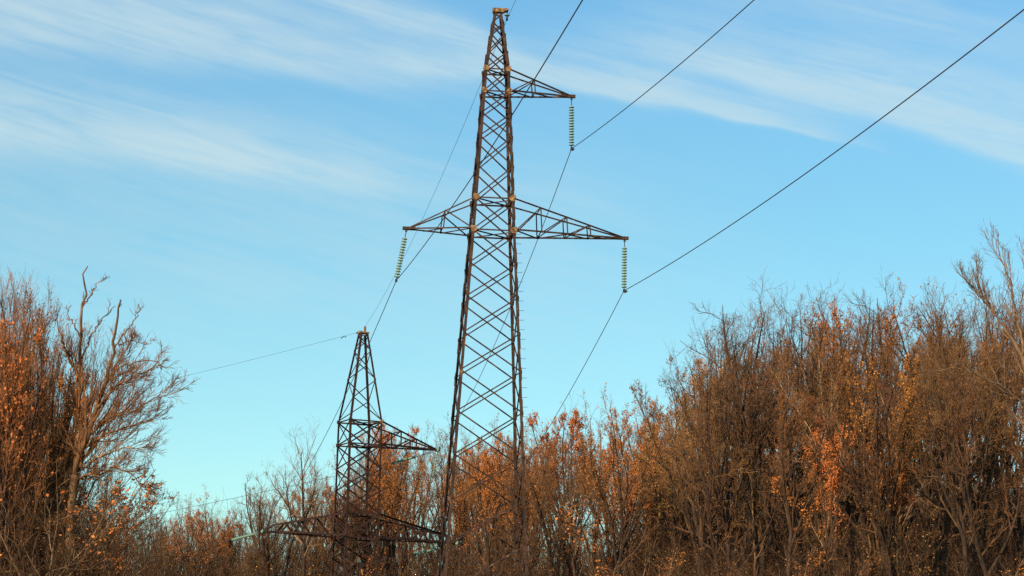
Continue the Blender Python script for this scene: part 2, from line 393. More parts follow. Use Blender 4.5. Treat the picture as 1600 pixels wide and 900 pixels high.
# --- the far angle pylon
D2 = 233.0; TH2 = R(24); S2 = D2 / F_PX
c2 = at(561.3, 696, D2); g2 = gz(c2[0], c2[1])
def n2(py):
    h = float(np.interp(py, (521, 654, 690.5, 837, 900), (13, 54.2, 54.6, 55.5, 56.5))) * S2 / 2
    return z_at(c2[0] - h * .5, c2[1] - h * 1.32, py)
LW = {k: n2(k) for k in (521, 532, 546, 566, 590, 620, 654, 690.5, 728, 762, 799, 837, 868, 900, 935, 975)}
zz2 = np.array([g2 - .3, LW[900], LW[837], LW[690.5], LW[654], LW[521], LW[521] + 1])
ww2 = np.array([62, 56.5, 55.5, 54.6, 54.2, 13, 12]) * S2 / 2
hw2 = lambda z: float(np.interp(z, zz2, ww2))
T2 = thing('pylon', 'smaller far lattice pylon with tapering peak, standing left behind the tall one', 'pylon', (c2[0], c2[1], g2))
P2 = Pylon(T2, (c2[0], c2[1], g2), TH2, hw2, M['steel_far'], .17, .09)
P2.legs([g2 - .3, LW[900], LW[837], LW[690.5], LW[654], LW[521]])
kk = [975, 935, 900, 868, 837, 799, 762, 728, 690.5, 654]
P2.xbrace(g2 + .2, LW[975], .11)
for a, b_ in zip(kk, kk[1:]): P2.xbrace(LW[a], LW[b_], .11)
k2 = [654, 620, 590, 566, 546, 532, 521]
for n, (a, b_) in enumerate(zip(k2, k2[1:])): P2.zig(LW[a], LW[b_], n, .075)
for k in (654, 690.5, 799, 837, 900): P2.ring(LW[k], .12)
P2.ring(LW[521], .07, False)
for k in (654, 690.5, 799, 837):
    for i in range(4): P2.gusset(i, LW[k], 'v', .22, M['plate'] if (k, i) == (654, 1) else None); P2.gusset(i, LW[k], 'u', .22)
tU2, aU2 = P2.arm(1, LW[690.5], LW[654], solve_len(c2, P2.u, LW[690.5], 684), [3.4, 5.0], .13)
tR2, aR2 = P2.arm(1, LW[837], LW[799], solve_len(c2, P2.u, LW[837], 713), [3.5, 5.3, 7.0], .17, blunt=.62)
tL2, aL2 = P2.arm(-1, LW[837], LW[799], solve_len(c2, -P2.u, LW[837], 409), [3.5, 5.3, 7.0], .17, blunt=.62)
b = MB(); pc2 = np.array((c2[0], c2[1], LW[521]))
b.box(pc2 + P2.k * .12, P2.u * .42, P2.v * .42, P2.k * .06); b.box(pc2 + P2.k * .4 + P2.u * .15, P2.u * .08, P2.v * .08, P2.k * .3)
b.build('peak_bracket', M['plate'], T2, P2.base)
for i in range(4):
    p = P2.corner(i, g2); q = MB(); q.box(p - np.array((0, 0, .1)), (.4, 0, 0), (0, .4, 0), (0, 0, .4)); q.build('footing', M['cap'], T2, P2.base)

# ------------------------------------------------------------------ insulators
def lathe(prof, sides=12):
    v = []; f = []
    for r, z in prof: v += [(r * math.cos(2 * PI * i / sides), r * math.sin(2 * PI * i / sides), z) for i in range(sides)]
    for k in range(len(prof) - 1):
        f += [(k * sides + i, k * sides + (i + 1) % sides, (k + 1) * sides + (i + 1) % sides, (k + 1) * sides + i) for i in range(sides)]
    f += [tuple(range(sides))[::-1], tuple(range((len(prof) - 1) * sides, len(prof) * sides))]
    return v, f
PITCHD = .130
def shared(name, prof, m):
    v, f = lathe(prof); me = bpy.data.meshes.new(name); me.from_pydata(v, [], f); me.materials.append(m)
    me.polygons.foreach_set('use_smooth', [True] * len(me.polygons)); return me
# discs hang along -z of the string
ME_DISC = shared('glass_disc', [(.045, -.028), (.095, -.038), (.125, -.062), (.130, -.088), (.118, -.090), (.10, -.074), (.085, -.086), (.068, -.070), (.05, -.082), (.03, -.068)], M['glass'])
ME_CAP = shared('metal_cap', [(.03, 0), (.052, -.006), (.058, -.030), (.050, -.044), (.022, -.066), (.020, -.13)], M['cap'])
def insulator(a, b, label, group=None, n=15, hookfrac=None, name='insulator_string'):
    """string of n glass discs hanging from a towards b; returns end point"""
    a = np.asarray(a, float); b = np.asarray(b, float); d = b - a; ln = np.linalg.norm(d); d /= ln
    root = thing(name, label, 'insulator', a, group)
    q = Vector((0, 0, -1)).rotation_difference(Vector(d)); root.rotation_mode = 'QUATERNION'; root.rotation_quaternion = q
    body = n * PITCHD; rod = max(.12, ln - body - .14)
    mb = MB(); mb.tube([(0, 0, .02), (0, 0, -rod)], .022, 6); mb.box((0, 0, -.02), (.05, 0, 0), (0, .03, 0), (0, 0, .05)); mb.build('link', M['clamp'], root)
    for i in range(n):
        o = link(bpy.data.objects.new('glass_disc', ME_DISC)); o.parent = root; o.location = (0, 0, -rod - i * PITCHD)
        c = link(bpy.data.objects.new('metal_cap', ME_CAP)); c.parent = o
    e = rod + body
    mb = MB(); mb.tube([(0, 0, -e + .02), (0, 0, -e - .10)], .03, 6); mb.box((0, 0, -e - .12), (.05, 0, 0), (0, .14, 0), (0, 0, .045)); mb.build('suspension_clamp', M['clamp'], root)
    return a + d * (e + .12)
eU = insulator(tipU + P1.k * -.05, at(893, 233, tipU[1]), 'green glass insulator string hanging from the topmost arm of the tall pylon')
eR = insulator(tipR + P1.k * -.05, at(975, 455, tipR[1]), 'green glass insulator string hanging straight down from the long right arm')
eL = insulator(tipL + P1.k * -.05, at(619, 439, tipL[1]), 'green glass insulator string swung aslant below the short left arm')
# shield wire suspension
tipE = pc + P1.u * .44 + P1.k * .18
sh = insulator(tipE, tipE + np.array((0, -.02, -.42)), 'single glass insulator below the pylon\'s topmost bracket', n=1)

# ------------------------------------------------------------------ wires
def para(a, b, sag, n=40, s0=0.0, s1=1.0):
    a = np.asarray(a, float); b = np.asarray(b, float); t = np.linspace(s0, s1, n)[:, None]
    p = a + (b - a) * t; p[:, 2] -= (4 * sag * t * (1 - t))[:, 0]; return p
def wire(pts, label, r=.018, damp=(), cat='power line', name='power_line'):
    mb = MB(); base = np.asarray(pts[0], float); mb.tube(pts, r, 6); o = mb.build(name, M['wire'], None, base); o.location = base
    tag(o, label, cat, 'wires strung between the pylons')
    for i0, dist in damp:          # stockbridge dampers
        p = np.asarray(pts, float); seg = np.linalg.norm(np.diff(p, axis=0), axis=1); cum = np.concatenate([[0], np.cumsum(seg)])
        dd = dist if i0 == 0 else cum[-1] - dist
        c = np.array([np.interp(dd, cum, p[:, k]) for k in range(3)]); e = np.array([np.interp(dd + .1, cum, p[:, k]) for k in range(3)]) - c; e /= np.linalg.norm(e)
        m2 = MB(); m2.tube([c - e * .22 - P1.k * .10, c - P1.k * .08, c + e * .22 - P1.k * .10], .012, 5)
        m2.tube([c - e * .26 - P1.k * .10, c - e * .14 - P1.k * .09], .045, 8); m2.tube([c + e * .14 - P1.k * .09, c + e * .26 - P1.k * .10], .045, 8)
        m2.box(c - P1.k * .03, e * .03, np.cross(e, P1.k) * .02, P1.k * .06); m2.build('vibration_damper', M['clamp'], o, base)
    return o
LD = np.array((math.sin(R(6)), -math.cos(R(6)), 0))     # horizontal direction of the line, towards and over the camera
def near_span(a, px, py, label, r=.018, curv=3.6e-4, span=230.0, damp=()):
    a = np.asarray(a, float); s_lo, s_hi = 1.0, 120.0      # where it crosses the column or row of the frame edge
    def f(s):                                             # at horizontal distance s, height for which it shows at px
        p = a + LD * s; return p
    best = None
    for s in np.linspace(2, 122, 2401):
        p = f(s); z = z_at(p[0], p[1], py); x = proj((p[0], p[1], z))[0]
        if best is None or abs(x - px) < best[0]: best = (abs(x - px), s, z)
    _, s, z = best
    slope = (z - a[2] - curv * s * s) / s
    t = np.linspace(0, span, 90); pts = a + LD * t[:, None]; pts[:, 2] = a[2] + slope * t + curv * t * t
    print('near_span', label[:30], 's=%.1f z=%.1f slope=%.3f lowest=%.1f' % (s, z, slope, pts[:, 2].min()))
    for ss in (10, 20, 30, 45): print('   ', [round(q) for q in proj(a + LD * ss + np.array((0, 0, slope * ss + curv * ss * ss)))])
    return wire(pts, label, r, damp)
near_span(eU, 1178, 0, 'black wire rising to the upper right from the topmost insulator string', damp=[(0, .55)])
near_span(eR, 1600, 15, 'black wire rising to the far right from the long arm\'s insulator string', damp=[(0, .6)])
near_span(eL, 910, 0, 'black wire rising behind the tall pylon\'s top from the swung left insulator string')
near_span(sh, 806, 0, 'thin grey wire rising out of view from the tall pylon\'s very top', r=.010)
# spans to the far pylon, ending in strain strings
def unit(v): v = np.asarray(v, float); return v / np.linalg.norm(v)
def strain(tip, toward, label, lift=-.05, ln=2.75, n=15):
    d = unit(toward - tip); d = unit(d + np.array((0, 0, lift))); return insulator(tip + d * .1, tip + d * ln, label, n=n)
sU = strain(tU2, eU, 'strain insulator from the far pylon\'s upper arm tip towards the tall pylon')
sR = strain(tR2, eR, 'strain insulator from the far pylon\'s lower right arm tip towards the tall pylon')
sL = strain(tL2, eL, 'strain insulator from the far pylon\'s lower left arm tip towards the tall pylon')
pE2 = pc2 + P2.k * .7 + P2.u * .15
wire(para(eU, sU, 1.5), 'wire running down behind the tall pylon\'s right side to the far upper arm')
wire(para(eR, sR, 1.6), 'wire running down into the trees from the long arm\'s insulator string')
wire(para(eL, sL, 1.5), 'wire running down from the swung left insulator string past the far pylon')
wire(para(sh, pE2, 1.2), 'thin wire joining the very tops of the two pylons', r=.010)
A2 = R(150); OD = np.array((math.cos(A2), math.sin(A2), 0))
def away(tip, label_i, label_w, px, py, r=.018, ins=True, ln=3.2):
    d = unit(OD + np.array((0, 0, -.20)))
    e = strain(tip, tip + d, label_i, 0, ln, 18) if ins else insulator(tip + OD * .3, tip + OD * .3 + d * .5, label_i, n=2)
    best = None                    # far end: over the trees to the left
    s = 150.0; lo, hi = 2.0, 200.0
    for q in np.linspace(5, 250, 2401):
        p = e + OD * q; z = z_at(p[0], p[1], py); x = proj((p[0], p[1], z))[0]
        if best is None or abs(x - px) < best[0]: best = (abs(x - px), q, z)
    _, q, z = best; curv = 5.0e-4; slope = (z - e[2] - curv * q * q) / q
    t = np.linspace(0, 190, 70); pts = e + OD * t[:, None]; pts[:, 2] = e[2] + slope * t + curv * t * t
    print('away', label_w[:25], q, z, slope); wire(pts, label_w, r, damp=[(0, 1.4)] if not ins else ()); return e
aU = away(tU2, 'pale green strain insulator slanting down left below the far pylon\'s upper arm', 'wire crossing behind the far pylon\'s body and falling to the left above bare treetops', 160, 820, ln=4.7)
aR = away(tR2, 'green strain insulator slanting down left from the far pylon\'s lower right arm', 'faint wire leaving the far pylon\'s lower right arm low in front of the trees', 330, 915, ln=4.2)
aL = away(tL2, 'green strain insulator at the far pylon\'s lower left arm tip', 'lowest wire running left from the far pylon\'s lower left arm tip', 220, 872)
away(pE2 - P2.k * .4, 'small strain insulator left of the far pylon\'s peak', 'thin wire sloping down left across open sky from the far pylon\'s peak', 250, 597, r=.011, ins=False)
# jumpers round the tips
jb = insulator(tU2 - P2.k * .08, tU2 - P2.k * 2.3 - P2.u * .4, 'slender insulator string hanging below the far pylon\'s upper arm tip')
def jumper(a, m, b, label):
    t = np.linspace(0, 1, 16)[:, None]; a, m, b = map(np.asarray, (a, m, b)); c = 2 * m - (a + b) / 2
    wire(a * (1 - t) ** 2 + c * 2 * t * (1 - t) + b * t ** 2, label, .018, name='jumper_wire')
jumper(aU, jb, sU, 'jumper wire looped under the far pylon\'s upper arm tip')
jumper(aR, tR2 - P2.k * 1.6, sR, 'jumper wire looped under the far pylon\'s lower right arm tip')
jumper(aL, tL2 - P2.k * 1.6, sL, 'jumper wire looped under the far pylon\'s lower left arm tip')

# ------------------------------------------------------------------ trees
def norm(a): return a / np.maximum(np.linalg.norm(a, axis=-1, keepdims=True), 1e-9)
def resample(pts, n):
    pts = np.asarray(pts, float); s = np.concatenate([[0], np.cumsum(np.linalg.norm(np.diff(pts, axis=0), axis=1))]); t = np.linspace(0, s[-1], n)
    return np.stack([np.interp(t, s, pts[:, k]) for k in range(3)], 1)
def spawn(par, rad, k, t0, t1, ang, angsd, lenf, n, upb, wander, rfac, rend, rng, bias=None, bw=0.0):
    """k children on each parent polyline; everything as arrays (B, n, 3)"""
    B, m, _ = par.shape
    t = t0 + (t1 - t0) * (np.arange(k)[None, :] + rng.random((B, k))) / k
    x = t * (m - 1); i = np.clip(x.astype(int), 0, m - 2); f = (x - i)[..., None]; bi = np.arange(B)[:, None]
    p = par[bi, i] * (1 - f) + par[bi, i + 1] * f; tan = norm(par[bi, i + 1] - par[bi, i])
    r = rad[bi, i] * (1 - f[..., 0]) + rad[bi, i + 1] * f[..., 0]
    plen = np.linalg.norm(np.diff(par, axis=1), axis=2).sum(1)[:, None]
    L = lenf(t, plen, rng)
    a = np.radians(ang + angsd * rng.standard_normal((B, k)))[..., None]; az = (np.arange(k) * 2.4 + rng.random((B, 1)) * 6.28 + rng.standard_normal((B, k)) * .5)[..., None]
    e1 = norm(np.cross(tan, np.array((.31, .95, .12)))); e2 = np.cross(tan, e1)
    d = np.cos(a) * tan + np.sin(a) * (np.cos(az) * e1 + np.sin(az) * e2)
    if bias is not None: d = d + np.asarray(bias) * bw
    d = norm(d).reshape(-1, 3); p = p.reshape(-1, 3); L = L.reshape(-1); r = r.reshape(-1)
    out = np.zeros((len(p), n, 3)); out[:, 0] = p; cur = p.copy(); step = (L / (n - 1))[:, None]
    for j in range(1, n):
        d = norm(d + rng.standard_normal(d.shape) * wander + np.array((0, 0, upb))); cur = cur + d * step; out[:, j] = cur
    rr = np.minimum(r * rfac, .010 + L * .026)[:, None]; tt = np.linspace(0, 1, n)[None, :]
    return out, rr * (1 - tt) + np.minimum(rend, rr) * tt
def tubes(levels):
    """levels: list of (pts (B,n,3), rad (B,n), sides) -> verts, quads"""
    V = []; Fq = []; off = 0
    for pts, rad, S in levels:
        B, n, _ = pts.shape; tan = norm(np.gradient(pts, axis=1)); e1 = norm(np.cross(tan, np.array((.62, .41, .13)))); e2 = np.cross(tan, e1)
        an = np.arange(S) * 2 * PI / S
        v = pts[:, :, None, :] + rad[:, :, None, None] * (np.cos(an)[None, None, :, None] * e1[:, :, None, :] + np.sin(an)[None, None, :, None] * e2[:, :, None, :])
        V.append(v.reshape(-1, 3)); b = (np.arange(B) * n * S)[:, None, None]; j = (np.arange(n - 1) * S)[None, :, None]; i = np.arange(S)[None, None, :]; i2 = (i + 1) % S
        q = np.stack([b + j + i, b + j + i2, b + j + S + i2, b + j + S + i], -1).reshape(-1, 4) + off
        Fq.append(q); off += B * n * S
    return np.concatenate(V), np.concatenate(Fq)
def quads_mesh(name, V, Q, m, smoothed=True):
    me = bpy.data.meshes.new(name); me.vertices.add(len(V)); me.vertices.foreach_set('co', V.astype(np.float32).ravel())
    me.loops.add(Q.size); me.loops.foreach_set('vertex_index', Q.astype(np.int32).ravel())
    me.polygons.add(len(Q)); me.polygons.foreach_set('loop_start', np.arange(0, Q.size, 4, dtype=np.int32))
    me.polygons.foreach_set('use_smooth', [smoothed] * len(Q)); me.materials.append(m); me.update(calc_edges=True); return me
def leaf_mesh(name, pos, size, m, rng, drop=.04):
    n = len(pos); a = norm(rng.standard_normal((n, 3)) + np.array((0, 0, -.3))); b = norm(np.cross(a, rng.standard_normal((n, 3)))); s = (size * (.55 + .75 * rng.random((n, 1))))
    c = pos + rng.standard_normal((n, 3)) * drop; nn = np.cross(a, b)
    v = np.stack([c, c + a * s * .55 + b * s * .42 + nn * s * .12, c + a * s, c + a * s * .55 - b * s * .42 + nn * s * .12], 1).reshape(-1, 3)
    return quads_mesh(name, v, np.arange(n * 4).reshape(-1, 4), m, False)
def pick(levels, n, rng, t0=.3, zmin=-1e9, zmax=1e9, clump=0):
    P = []
    for pts, _, _ in levels:
        k = max(1, n * pts.shape[0] // sum(l[0].shape[0] for l in levels)); i = rng.integers(0, pts.shape[0], k); x = (t0 + (1 - t0) * rng.random(k)) * (pts.shape[1] - 1)
        j = np.minimum(x.astype(int), pts.shape[1] - 2); f = (x - j)[:, None]; P.append(pts[i, j] * (1 - f) + pts[i, j + 1] * f)
    P = np.concatenate(P); P = P[(P[:, 2] > zmin) & (P[:, 2] < zmax)]
    if clump:                      # keep leaves in patches
        c = P[rng.integers(0, len(P), clump)]; d = np.min(np.linalg.norm(P[:, None] - c[None], axis=2), axis=1); P = P[d < .75 + .5 * rng.random(len(P))]
    return P

def leaders_for(H, rng, forks=5, lean=.05, fork_t=(.32, .68), trunk_r=.19, spread=19):
    n = 18; main = [np.array((0., 0., -.3))]; d = np.array((rng.normal() * lean, rng.normal() * lean, 1))
    for i in range(n - 1):
        d = norm(d + rng.standard_normal(3) * .11 * np.array((1, 1, .2)) + np.array((0, 0, .07))); main.append(main[-1] + d * (H + .3) / (n - 1))
    main = np.array(main); out = [(main, trunk_r, .012)]
    az0 = rng.random() * 6.28
    for q in range(forks):
        t = fork_t[0] + (fork_t[1] - fork_t[0]) * (q + rng.random()) / forks; j = int(t * (n - 1)); s = main[j]; az = az0 + q * 2.4 + rng.normal() * .4; a = R(spread + 8 + rng.normal() * 6)
        d = np.array((math.sin(a) * math.cos(az), math.sin(a) * math.sin(az), math.cos(a))); pts = [s]; L = (H - s[2]) * rng.uniform(.72, 1.0); m = 12
        for i in range(m - 1): d = norm(d + rng.standard_normal(3) * .13 * np.array((1, 1, .3)) + np.array((0, 0, .07))); pts.append(pts[-1] + d * L / (m - 1))
        r = trunk_r * (1 - t) * .75 + .015; out.append((np.array(pts), r, .010))
    return out
def grow(leaders, rng, dens=1.0, l1=(.32, 1.0), l1len=.215, ang=41, upb=.12, wander=.15, twig=1.0, fine=1.0, bias=None, bw=0, shape=None, a2=35, f2=.64):
    pts = np.stack([resample(p, 16) for p, _, _ in leaders]); tt = np.linspace(0, 1, 16)[None, :]
    ra = np.array([a for _, a, _ in leaders])[:, None]; rb = np.array([b for _, _, b in leaders])[:, None]; rad = ra * (1 - tt) ** .8 + rb * (1 - (1 - tt) ** .8)
    rad[:, 0] = rad[:, 0] * (1.15)
    shp = shape or (lambda t: .25 + 1.0 * np.sqrt(np.clip(1.02 - t, 0, 1)))
    L1, R1 = spawn(pts, rad, max(2, int(12 * dens)), l1[0], l1[1], ang, 9, lambda t, pl, r: pl * l1len * shp(t) * (.45 + .9 * r.random(t.shape)), 8, upb, wander, .6, .010, rng, bias, bw)
    L2, R2 = spawn(L1, R1, 5, .12, 1, a2, 9, lambda t, pl, r: pl * (f2 - .5 * f2 * t) * (.5 + .8 * r.random(t.shape)), 6, upb * .8, wander * 1.1, .6, .006, rng)
    L3, R3 = spawn(L2, R2, max(1, int(4 * twig)), .1, 1, a2 - 2, 11, lambda t, pl, r: np.minimum(pl * (.7 - .3 * t), 1.1) * (.5 + .8 * r.random(t.shape)), 4, upb * .7, wander, .7, .004, rng)
    L4, R4 = spawn(L3, R3, max(1, int(2.4 * twig)), .15, 1, a2 - 5, 10, lambda t, pl, r: np.clip(pl * .6, .18, .5) * (.5 + .8 * r.random(t.shape)), 3, upb * .5, wander * .8, .8, .003, rng)
    k = .0046 * fine
    R2 = np.maximum(R2, k * 1.3); R3 = np.maximum(R3, k); R4 = np.maximum(R4, k * .85)
    return [(pts, rad, 8)], [(L1, R1, 5), (L2, R2, 4), (L3, R3, 3), (L4, R4, 3)]

class Proto: pass
def make_proto(seed, H=16, bark='bark', twig='twig', leaves=None, nleaf=0, leafsize=.13, clump=0, leafz=(0, 99), **k):
    rng = np.random.default_rng(seed); lk = {a: k.pop(a) for a in ('forks', 'lean', 'fork_t', 'trunk_r', 'spread') if a in k}
    ld = leaders_for(H, rng, **lk); tr, cr = grow(ld, rng, **k); p = Proto()
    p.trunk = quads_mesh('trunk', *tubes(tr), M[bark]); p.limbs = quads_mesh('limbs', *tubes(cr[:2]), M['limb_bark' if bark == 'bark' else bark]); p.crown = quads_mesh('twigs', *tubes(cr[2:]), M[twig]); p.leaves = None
    p.H = float(np.percentile(cr[2][0][..., 2], 97.5)); p.W = float(np.percentile(np.abs(cr[2][0][..., :2]), 96))
    if leaves: p.leaves = leaf_mesh('leaves', pick(cr[1:], nleaf, rng, .3, leafz[0], leafz[1], clump), leafsize, M[leaves], rng)
    return p
def place_tree(p, x, y, s, rot, name, label, cat='tree', group=None, tilt=0):
    z = gz(x, y); o = thing(name, label, cat, (x, y, z), group); o.scale = (s[0], s[0], s[1]); o.rotation_euler = (tilt, 0, rot)
    for nm, me in (('trunk', p.trunk), ('branches', p.limbs), ('twigs', p.crown), ('leaves', p.leaves)):
        if me: c = link(bpy.data.objects.new(nm, me)); c.parent = o
    return o
PR = {
    'bare': [make_proto(11, ang=50, upb=.07, spread=25), make_proto(12, forks=6, ang=46), make_proto(13, forks=3, l1len=.29, ang=55, upb=.08, a2=40), make_proto(24, forks=5, l1len=.25, ang=50, upb=.06, a2=40, wander=.18, spread=27, fork_t=(.4, .7)), make_proto(14, forks=5, spread=24, ang=46, upb=.08), make_proto(15, forks=4, fork_t=(.28, .5), spread=14), make_proto(16, forks=6, fork_t=(.35, .7), trunk_r=.22)],
    'russet': [make_proto(21, twig='red_twig', leaves='brownleaf', nleaf=2600, leafsize=.10), make_proto(22, twig='red_twig', leaves='brownleaf', nleaf=1500, leafsize=.10, ang=34), make_proto(23, twig='red_twig', forks=4, ang=52, upb=.07, spread=25, a2=39)],
    'orange': [make_proto(31, twig='red_twig', leaves='orange', nleaf=6500, clump=60, leafsize=.13), make_proto(32, twig='twig', leaves='orange', nleaf=6000, clump=40, leafsize=.13, forks=4)],
    'ochre': [make_proto(41, twig='twig', leaves='ochre', nleaf=6000, clump=26, leafsize=.12, forks=4), make_proto(42, twig='grey_twig', leaves='ochre', nleaf=1500, leafsize=.10)],
    'pale': [make_proto(51, bark='pale_bark', twig='grey_twig', trunk_r=.09, forks=2, l1len=.2), make_proto(52, bark='tan_bark', twig='twig', trunk_r=.12, forks=3)],
    'golden': [make_proto(91, twig='twig', leaves='gold', nleaf=5200, leafsize=.10), make_proto(92, twig='red_twig', leaves='gold', nleaf=3000, leafsize=.11, forks=4, clump=90), make_proto(93, twig='twig', leaves='gold', nleaf=5000, leafsize=.10, leafz=(8.5, 99), forks=6)],
    'light': [make_proto(17, twig='grey_twig', trunk_r=.23, fine=1.3), make_proto(18, twig='grey_twig', forks=6, trunk_r=.24, fine=1.3), make_proto(19, twig='grey_twig', forks=4, trunk_r=.24, fine=1.3, leaves='brownleaf', nleaf=500, leafsize=.1)],
    'thicket': [make_proto(81, H=13, forks=9, fork_t=(.02, .4), spread=5, ang=26, upb=.2, wander=.08, trunk_r=.12, l1=(.12, 1), twig='red_twig', leaves='brownleaf', nleaf=1300, leafsize=.10), make_proto(82, H=13, forks=10, fork_t=(.02, .35), spread=7, ang=24, upb=.2, wander=.08, trunk_r=.11, l1=(.12, 1), twig='red_twig'), make_proto(83, H=13, forks=8, fork_t=(.05, .45), spread=4, ang=26, upb=.2, wander=.08, trunk_r=.13, l1=(.12, 1), twig='red_twig', leaves='orange', nleaf=2600, leafsize=.14, leafz=(6, 99), clump=14)],
    'sapling': [make_proto(61, H=9, trunk_r=.05, l1=(.05, 1), l1len=.3, forks=4, fork_t=(.03, .3), leaves='brownleaf', nleaf=600, leafsize=.10, twig='shaded_twig'), make_proto(62, H=9, trunk_r=.05, l1=(.05, 1), l1len=.3, forks=4, fork_t=(.03, .3), leaves='ochre', nleaf=400, leafsize=.10, twig='shaded_twig'), make_proto(63, H=9, trunk_r=.05, l1=(.05, 1), forks=4, fork_t=(.02, .2), l1len=.28, leaves='orange', nleaf=1800, leafsize=.13, clump=10, bark='tan_bark', twig='shaded_twig')],
}
SKY = [(-150, 450), (0, 470), (60, 482), (100, 520), (125, 570), (150, 680), (170, 775), (250, 795), (285, 768), (325, 765), (350, 800), (380, 775), (400, 835), (425, 760), (455, 712), (490, 730), (515, 765), (540, 745), (580, 700), (610, 668), (650, 668), (690, 690), (725, 700), (765, 690), (800, 688), (840, 690), (870, 662), (900, 636), (930, 655), (965, 642), (1005, 660), (1030, 640), (1055, 570), (1080, 535), (1120, 500), (1160, 497), (1200, 502), (1220, 487), (1260, 482), (1300, 477), (1345, 478), (1380, 468), (1410, 482), (1450, 462), (1480, 455), (1510, 465), (1560, 470), (1800, 440)]
SX, SYY = zip(*SKY)
def sky_row(px): return float(np.interp(px, SX, SYY))
rs = random.Random(5)
used = {}
def forest(zone, rows, px0, px1, spacing, drop, mix, names, wid=(.72, 1.02), edge=26, place=''):
    """rows of trees; spacing in photo pixels, drop = how far below the skyline a tree may stop"""
    n = 0
    for r, Y in enumerate(rows):
        x = px0 + rs.random() * spacing
        while x < px1:
            y = Y + rs.uniform(-4, 4); px = x + rs.uniform(-.2, .2) * spacing
            top = max(sky_row(px - edge * .6), sky_row(px), sky_row(px + edge * .6)) + rs.uniform(*drop[min(r, len(drop) - 1)])
            p0 = at(px, top, y); X = p0[0]; H = p0[2] - gz(X, y)
            kind = rs.choices(list(mix), list(mix.values()))[0]; pi = rs.randrange(len(PR[kind])); p = PR[kind][pi]
            sc = H / p.H; sxy = sc ** .6 * rs.uniform(*wid)
            tl = rs.uniform(-.06, .06)
            nm, lab, grp = names(kind, pi, r, px)
            place_tree(p, X, y, (sxy, sc), rs.random() * 6.28, nm, lab, 'tree', grp, tl); n += 1
            x += spacing * rs.uniform(.75, 1.25)
    print('forest', zone, n)
DESC = {'bare': 'leafless brown tree', 'light': 'leafless pale-twigged tree', 'thicket': 'many-stemmed russet tree', 'russet': 'russet-twigged tree', 'golden': 'golden-leaved tree', 'orange': 'orange-leaved tree', 'ochre': 'thin ochre-leaved tree', 'pale': 'slender pale-trunked tree', 'sapling': 'low bushy sapling'}
KN = {'bare': 'bare_tree', 'light': 'bare_tree', 'thicket': 'many_stemmed_tree', 'russet': 'russet_tree', 'golden': 'golden_leaved_tree', 'orange': 'orange_leaved_tree', 'ochre': 'ochre_leaved_tree', 'pale': 'pale_trunk_tree', 'sapling': 'sapling'}
def namer(where, x0, x1):
    def f(kind, pi, r, px):
        t = (px - x0) / (x1 - x0); lab = DESC[kind] + (' at the front of ' if r == 0 else ' deeper in ') + where + (', near its left end' if t < .34 else ', around its middle' if t < .67 else ', near its right end')
        return KN[kind], lab, lab
    return f
# right-hand wood
forest('right', [133, 140, 148, 157, 168], 1100, 1680, 56, [(36, 120), (2, 26), (-2, 14), (6, 30), (20, 60)], {'bare': 9, 'russet': 3, 'ochre': .7, 'golden': .5, 'pale': .3}, namer('the right-hand wood', 1050, 1620))
def accent(px, Y, top, kind, pi, sxy, label):
    p0 = at(px, top, Y); p = PR[kind][pi]; sc = (p0[2] - gz(p0[0], Y)) / p.H
    place_tree(p, p0[0], Y, (sc ** .6 * sxy, sc), px * .7, KN[kind], label)
accent(1262, 129, 655, 'orange', 1, .62, 'short orange-leaved tree standing low before the right-hand wood')
accent(1395, 130, 690, 'orange', 0, .6, 'low tree with bright orange leaves among dark trunks on the right')
accent(1310, 130, 700, 'orange', 1, .7, 'bushy low tree with burnt-orange leaves before the right-hand wood')
accent(1372, 146, 492, 'golden', 1, .8, 'rusty orange tree reaching the skyline of the right-hand wood')
accent(962, 176, 642, 'golden', 2, .75, 'golden tree topping the middle wood right of the tall pylon')
accent(800, 178, 684, 'orange', 1, .7, 'orange-leaved tree showing behind the tall pylon\'s right leg')
accent(28, 92, 478, 'thicket', 2, .8, 'many-stemmed tree with orange leaf tufts at the left edge')
# middle wood, behind the tall pylon
forest('middle', [186, 200, 214], 750, 1100, 46, [(10, 60), (-6, 14), (-4, 16)], {'bare': 4, 'russet': 2, 'orange': 1, 'ochre': 2, 'golden': 4, 'pale': .4}, namer('the middle wood', 750, 1075))
forest('behind', [252, 264, 276, 290], 560, 820, 42, [(6, 60), (-6, 12), (-4, 16), (0, 20)], {'bare': 3, 'light': 1.5, 'russet': 2.5, 'orange': .6, 'ochre': 1, 'golden': 3, 'pale': .4}, namer('the wood behind both pylons', 560, 820))
# back wood between left trees and the far pylon
forest('back', [246, 262, 280], 110, 590, 50, [(10, 60), (-4, 14), (-2, 20)], {'light': 6, 'bare': 2, 'russet': 2.5, 'ochre': .6, 'golden': 1, 'pale': .5}, namer('the low back wood', 110, 590))
# left mass
forest('left', [97, 103, 110, 118], -120, 96, 42, [(20, 90), (0, 30), (-8, 16), (-8, 20)], {'thicket': 9, 'russet': 1.2, 'golden': .5}, namer('the left-hand thicket', -60, 128), wid=(.55, .78))

